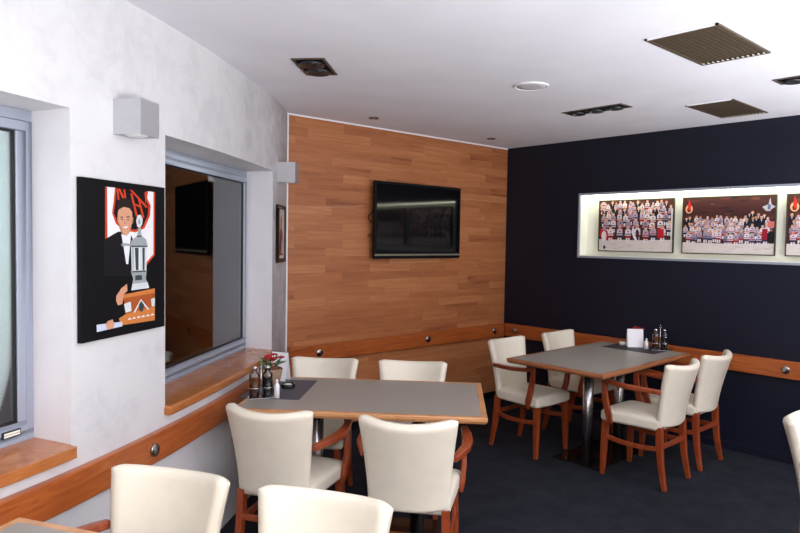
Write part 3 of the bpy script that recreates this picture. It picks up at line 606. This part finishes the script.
# ---------------------------------------------------------------- chairs
def chair_proto():
    root = empty('dining_chair', (0, 0, 0))
    # seat
    s_ = MB(); nx_, ny_ = 10, 10; x_f, x_b = .212, .186; y_f, y_b = .232, -.185; zb, zt = .375, .452
    def sp_(u, v):   # u,v in 0..1
        hw = x_b + (x_f-x_b)*v; x = (2*u-1)*hw; y = y_b+(y_f-y_b)*v + (.012*(1-(2*u-1)**2) if v > .5 else 0)*(2*v-1)
        cr = .016*(1-(2*u-1)**4)*(1-(2*v-1)**4); return x, y, cr
    vs = []; fs = []
    for side_, zz in ((0, zb), (1, zt)):
        for i in range(nx_+1):
            for j in range(ny_+1):
                x, y, cr = sp_(i/nx_, j/ny_); vs.append((x, y, zz+(cr if side_ else 0)))
    o1 = (nx_+1)*(ny_+1); idx = lambda s__, i, j: s__*o1+i*(ny_+1)+j
    for i in range(nx_):
        for j in range(ny_): fs.append((idx(1, i, j), idx(1, i+1, j), idx(1, i+1, j+1), idx(1, i, j+1))); fs.append((idx(0, i, j), idx(0, i, j+1), idx(0, i+1, j+1), idx(0, i+1, j)))
    for i in range(nx_):
        for j in (0, ny_): fs.append((idx(0, i, j), idx(0, i+1, j), idx(1, i+1, j), idx(1, i, j)))
    for j in range(ny_):
        for i in (0, nx_): fs.append((idx(0, i, j), idx(0, i, j+1), idx(1, i, j+1), idx(1, i, j)))
    s_.add(vs, fs); s_.build('seat', M['leather'], root, bevel=.022, seg=4)
    # backrest: upholstered shell curved round the sitter
    b_ = MB(); NU, NV = 22, 20
    def mid(u, v):
        hw = .180 + .039*v**1.5; x = u*hw
        y = -.196 - .104*v**1.25 + (.036+.044*v)*abs(u)**2.2
        z = .398 + .434*v - .022*(1-u*u)*v*v + .016*(u*u)*(1-v) - .016*max(0, (abs(u)-.82)/.18)**2*v**6
        return Vector((x, y, z))
    def us(i): t = -1+2*i/NU; return math.copysign(1-(1-abs(t))**1.5, t)
    def vsf(j): t = -1+2*j/NV; return (math.copysign(1-(1-abs(t))**1.5, t)+1)/2
    vs = []; th = .025
    for side_ in (-1, 1):
        for i in range(NU+1):
            for j in range(NV+1):
                u, v = us(i), vsf(j); e1 = .001
                du = mid(min(u+e1, 1), v)-mid(max(u-e1, -1), v); dv = mid(u, min(v+e1, 1))-mid(u, max(v-e1, 0))
                n = du.cross(dv).normalized()     # roughly -y... sign fixed below
                if n.y < 0: n = -n
                dist = min((1-abs(u))*.2, (1-v)*.43, v*.43+.010)
                k = th*sqrt(max(0.0, 1-max(0.0, 1-dist/.020)**2))
                k = max(k, .0006)
                vs.append(mid(u, v)+n*(side_*k))
    o1 = (NU+1)*(NV+1); idx = lambda s__, i, j: s__*o1+i*(NV+1)+j; fs = []
    for i in range(NU):
        for j in range(NV): fs.append((idx(1, i, j), idx(1, i+1, j), idx(1, i+1, j+1), idx(1, i, j+1))); fs.append((idx(0, i, j), idx(0, i, j+1), idx(0, i+1, j+1), idx(0, i+1, j)))
    for i in range(NU):
        for j in (0, NV): fs.append((idx(0, i, j), idx(0, i+1, j), idx(1, i+1, j), idx(1, i, j)))
    for j in range(NV):
        for i in (0, NU): fs.append((idx(0, i, j), idx(0, i, j+1), idx(1, i, j+1), idx(1, i, j)))
    b_.add(vs, fs, None, True); b_.build('backrest', M['leather'], root)
    for sx_ in (-1, 1):
        l = MB(); l.sweep([(sx_*.176, .205, .385), (sx_*.184, .210, .18), (sx_*.190, .214, 0)], [(.040, .042), (.036, .038), (.026, .028)], (1, 0, 0)); l.build('leg', M['cherry'], root, bevel=.003)
        l = MB(); l.sweep([(sx_*.168, -.172, .405), (sx_*.170, -.176, .30), (sx_*.174, -.190, .16), (sx_*.180, -.222, 0)], [(.036, .042), (.036, .042), (.032, .036), (.026, .028)], (1, 0, 0)); l.build('leg', M['cherry'], root, bevel=.003)
        # arm: from the side of the backrest, bowing outwards, then a raked post down to the seat
        a_ = MB(); pts = []; sz = []
        P = [(.203, -.190, .640), (.220, -.140, .644), (.243, -.060, .648), (.250, .040, .650), (.240, .130, .655), (.226, .190, .662), (.220, .215, .664)]
        S = [(.028, .030), (.034, .030), (.044, .030), (.046, .030), (.042, .030), (.036, .030), (.034, .028)]
        a_.sweep([(sx_*p[0], p[1], p[2]) for p in P], S, (1, 0, 0)); a_.build('arm', M['cherry'], root, bevel=.007, seg=3)
        a_ = MB(); a_.sweep([(sx_*.221, .198, .655), (sx_*.224, .196, .60), (sx_*.226, .180, .50), (sx_*.222, .158, .42), (sx_*.214, .150, .365)], [(.026, .036), (.026, .038), (.026, .044), (.026, .044), (.022, .030)], (1, 0, 0)); a_.build('arm_post', M['cherry'], root, bevel=.006, seg=3)
        a_ = MB(); a_.sweep([(sx_*.178, .205, .265), (sx_*.186, .08, .252), (sx_*.182, -.06, .250), (sx_*.172, -.180, .262)], (.020, .030), (1, 0, 0)); a_.build('stretcher', M['cherry'], root, bevel=.004)
    a_ = MB(); a_.sweep([(-.172, -.182, .275), (0, -.182, .272), (.172, -.182, .275)], (.022, .030), (0, 1, 0)); a_.build('stretcher', M['cherry'], root, bevel=.004)
    return root
proto = chair_proto(); first = [True]
def put_chair(x, y, face, label, group):
    o = proto if first[0] else copy_tree(proto); first[0] = False
    o.location = (x, y, 0); o.rotation_euler = (0, 0, radians(face-90)); tag(o, label, 'chair', group)
def back_to(px, py, face, back=.283):
    """chair whose top back edge is centred on (px, py)"""
    return px + cos(radians(face))*back, py + sin(radians(face))*back
G1, G2, G3 = 'chairs round the long table', 'chairs round the corner table', 'chairs in the foreground'
for (px, py, fa, lb, g) in (
    (1.500, 2.575, 31, 'cream armchair seen from behind at the long table, the one closer to the window wall', G1),
    (1.882, 2.040, 39, 'cream armchair seen from behind at the free end of the long table', G1),
    (2.503, 3.490, 222, 'cream chair behind the long table, closest to the window wall and the flower pot', G1),
    (2.884, 3.064, 221, 'cream chair behind the long table, standing below the television', G1),
    (.909, 2.107, 212, 'bright cream chair in the left foreground beside the wooden wall rail', G3),
    (1.187, 1.625, 210, 'bright cream chair in the foreground, only the top of its back in view', G3)):
    x, y = back_to(px, py, fa); put_chair(x, y, fa, lb, g)
put_chair(4.245, 2.170, 91, 'cream armchair pushed to the corner table on its near side, nearest the camera', G2)
put_chair(4.810, 2.185, 91, 'cream armchair at the corner table with its curved back right before the navy wall rail', G2)
put_chair(4.125, 3.070, 270, 'cream armchair at the left end of the corner table, in front of the wood wall', G2)
put_chair(4.800, 3.055, 269, 'cream chair on the far side of the corner table, right in the room corner', G2)
put_chair(3.42, .735, 270, 'cream armchair cut off by the right edge of the view', G3)

# ---------------------------------------------------------------- things on the tables
def to_w(c0, rz, x, y): return (c0[0]+cos(rz)*x-sin(rz)*y, c0[1]+sin(rz)*x+cos(rz)*y)
ZT = .7500
def placemat(x, y, rz, a, b, mat, label):
    f = MB(); f.box((-a/2, -b/2, 0), (a/2, b/2, .0025)); o = f.build('placemat', mat, None, bevel=.001); o.location = (x, y, ZT); o.rotation_euler = (0, 0, rz); tag(o, label, 'placemat', 'table mats')
# long table: near-right mat corner (1.887,2.874), far-right (2.231,3.187)
mx1 = Vector((1.887, 2.874)) - n1*.2325 + d1*.160
placemat(mx1.x, mx1.y, T1R, .32, .465, M['mat'], 'dark grey mat at the wall end of the long table')
placemat(4.945, 2.625, 0, .335, .445, M['mat2'], 'dark mat on the corner table at the navy wall end')
ZM = ZT+.0025
def bottle(x, y, mat, h, r, label, stopper=True, z=ZM+.006):
    root = tag(empty('oil_bottle', (x, y, z)), label, 'bottle'); q = MB()
    q.lathe([(0, 0), (r*.97, 0), (r*.97, h*.62), (0, h*.62)], n=20); q.build('liquid', mat, root)
    q = MB(); q.lathe([(r, h*.004), (r, h*.66), (r*.92, h*.74), (r*.5, h*.82), (r*.45, h*.90), (0, h*.90)], n=20); q.build('flask', M['glass'], root)
    q = MB(); q.lathe([(0, h*.90), (r*.5, h*.905), (r*.55, h*.96), (r*.3, h*.99), (0, h)], n=16); q.build('stopper', M['chrome'], root)
def cruet(x, y, rz, s, where):
    root = tag(empty('cruet_stand', (x, y, ZM), rz), 'chrome cruet stand ' + where, 'cruet stand', 'cruet stands')
    q = MB(); q.box((-.068*s, -.034*s, 0), (.068*s, .034*s, .004)); q.build('tray', M['chrome'], root, bevel=.002)
    q = MB(); q.tube([(0, 0, .004), (0, 0, .175)], .003, 8); q.tube([(0, 0, .175), (.012, 0, .188), (0, 0, .200), (-.012, 0, .188), (0, 0, .175)], .0025, 8)
    q.build('handle', M['chrome'], root)
    q = MB()
    for cx in (-.034*s, .034*s):
        q.tube([(cx+.031*s*cos(2*pi*k/16), .031*s*sin(2*pi*k/16), .055) for k in range(17)], .002, 6)
    q.build('holder_ring', M['chrome'], root)
    for sx_, mt, lb in ((-1, M['amber'], 'amber vinegar bottle in the chrome stand ' + where), (1, M['soy'], 'dark oil bottle in the chrome stand ' + where)):
        p = to_w((x, y), rz, sx_*.034*s, 0); bottle(p[0], p[1], mt, .165, .028*s, lb, z=ZM+.0042)
def salt(x, y, mat, label, h=.10, r=.014):
    root = tag(empty('toothpick_shaker', (x, y, ZM)), label, 'shaker'); q = MB()
    q.lathe([(0, 0), (r, 0), (r, h*.66), (r*.45, h*.80), (r*.4, h*.82)], n=18); q.build('body', mat, root); q = MB(); q.lathe([(r*.42, h*.82), (r*.42, h*.97), (0, h)], n=14); q.build('cap', M['white'], root)
def ashtray(x, y, where, mat, r=.038):
    root = tag(empty('ashtray', (x, y, ZM)), where, 'ashtray'); q = MB(); q.lathe([(0, 0), (r, 0), (r*1.08, .026), (r*.92, .026), (r*.85, .010), (0, .008)], n=28); q.build('bowl', mat, root)
    q = MB(); q.lathe([(0, .009), (r*.6, .009), (r*.55, .022), (0, .024)], n=18); q.build('candle', M['ceramic'], root)
def flowerpot(x, y, s, label, seed):
    root = tag(empty('flower_pot', (x, y, ZM)), label, 'plant'); q = MB()
    q.lathe([(0, 0), (.030*s, 0), (.040*s, .030*s), (.052*s, .085*s), (.048*s, .088*s), (.040*s, .070*s), (0, .070*s)], n=22); q.build('pot', M['wicker'], root)
    R = random.Random(seed)
    lf = MB()
    for k in range(16):
        a = R.uniform(0, 2*pi); r = R.uniform(.015, .045)*s; z = R.uniform(.085, .125)*s; l = .030*s; t = R.uniform(.1, .7)
        c_ = Vector((r*cos(a), r*sin(a), z)); dd = Vector((cos(a)*cos(t), sin(a)*cos(t), sin(t)))*l; sd = Vector((-sin(a), cos(a), 0))*l*.42; up_ = Vector((0, 0, .0012))
        V = [c_-dd*.5, c_+sd*.8, c_+dd, c_-sd*.8, c_+Vector((0, 0, .004))]
        lf.add([v+up_ for v in V]+[v-up_ for v in V], [(0, 1, 4), (1, 2, 4), (2, 3, 4), (3, 0, 4), (5, 9, 6), (6, 9, 7), (7, 9, 8), (8, 9, 5), (0, 5, 6, 1), (1, 6, 7, 2), (2, 7, 8, 3), (3, 8, 5, 0)])
    lf.build('leaves', M['leaf'], root)
    for k in range(7):
        a = k*2*pi/7+R.uniform(-.3, .3); r = R.uniform(.012, .050)*s; z = R.uniform(.125, .150)*s; fl = MB()
        for j in range(5):
            b_ = 2*pi*j/5; c_ = Vector((r*cos(a)+.010*s*cos(b_), r*sin(a)+.010*s*sin(b_), z)); n_ = 6
            ring = [(c_.x+.010*s*cos(2*pi*i/n_), c_.y+.010*s*sin(2*pi*i/n_), c_.z+.004*sin(b_+i)) for i in range(n_)]
            fl.add(ring+[(c_.x, c_.y, c_.z-.006)], [tuple(range(n_))]+[(i, n_, (i+1) % n_) for i in range(n_)])
        fl.tube([(r*.6*cos(a), r*.6*sin(a), .075*s), (r*cos(a), r*sin(a), z-.004)], .0015, 5)
        fl.build('flower', M['red'], root)
def card(x, y, rz, w_, h_, label):
    o = MB(); t = .0008
    for sy_ in (-1, 1):
        o.add([(-w_/2, sy_*.030, 0), (w_/2, sy_*.030, 0), (w_/2, sy_*.002, h_), (-w_/2, sy_*.002, h_), (-w_/2, sy_*(.030+t), 0), (w_/2, sy_*(.030+t), 0), (w_/2, sy_*(.002+t), h_), (-w_/2, sy_*(.002+t), h_)], [(0, 1, 2, 3), (4, 7, 6, 5), (0, 4, 5, 1), (3, 2, 6, 7), (0, 3, 7, 4), (1, 5, 6, 2)])
    o.add([(-w_/2, -.0028, h_), (w_/2, -.0028, h_), (w_/2, .0028, h_), (-w_/2, .0028, h_)], [(0, 1, 2, 3)])
    q = o.build('table_card', M['card']); q.location = (x, y, ZM); q.rotation_euler = (0, 0, rz); tag(q, label, 'card', 'white folded cards on the tables')
camdir = radians(-30)
cruet(1.755, 3.035, radians(-22), 1.0, 'on the long table')
salt(1.815, 2.975, M['white'], 'small white shaker in front of the bottles on the long table')
flowerpot(1.905, 3.190, 1.3, 'wicker pot of red flowers on the long table near the window', 4)
card(2.062, 3.345, radians(-62), .105, .165, 'white folded card on the long table behind the flower pot')
ashtray(1.985, 3.135, 'glass dish with a pale candle on the long table', M['glass'])
cruet(4.99, 2.460, radians(-60), .95, 'on the corner table')
salt(4.965, 2.560, M['white'], 'small white shaker next to the bottles on the corner table', .085, .016)
flowerpot(5.068, 2.700, 1.0, 'red flowers half hidden behind the white card on the corner table', 9)
card(4.985, 2.670, radians(-48), .125, .145, 'white folded card in front of the red flowers on the corner table')
ashtray(4.985, 2.780, 'small white candle dish left of the card on the corner table', M['ceramic'], .026)
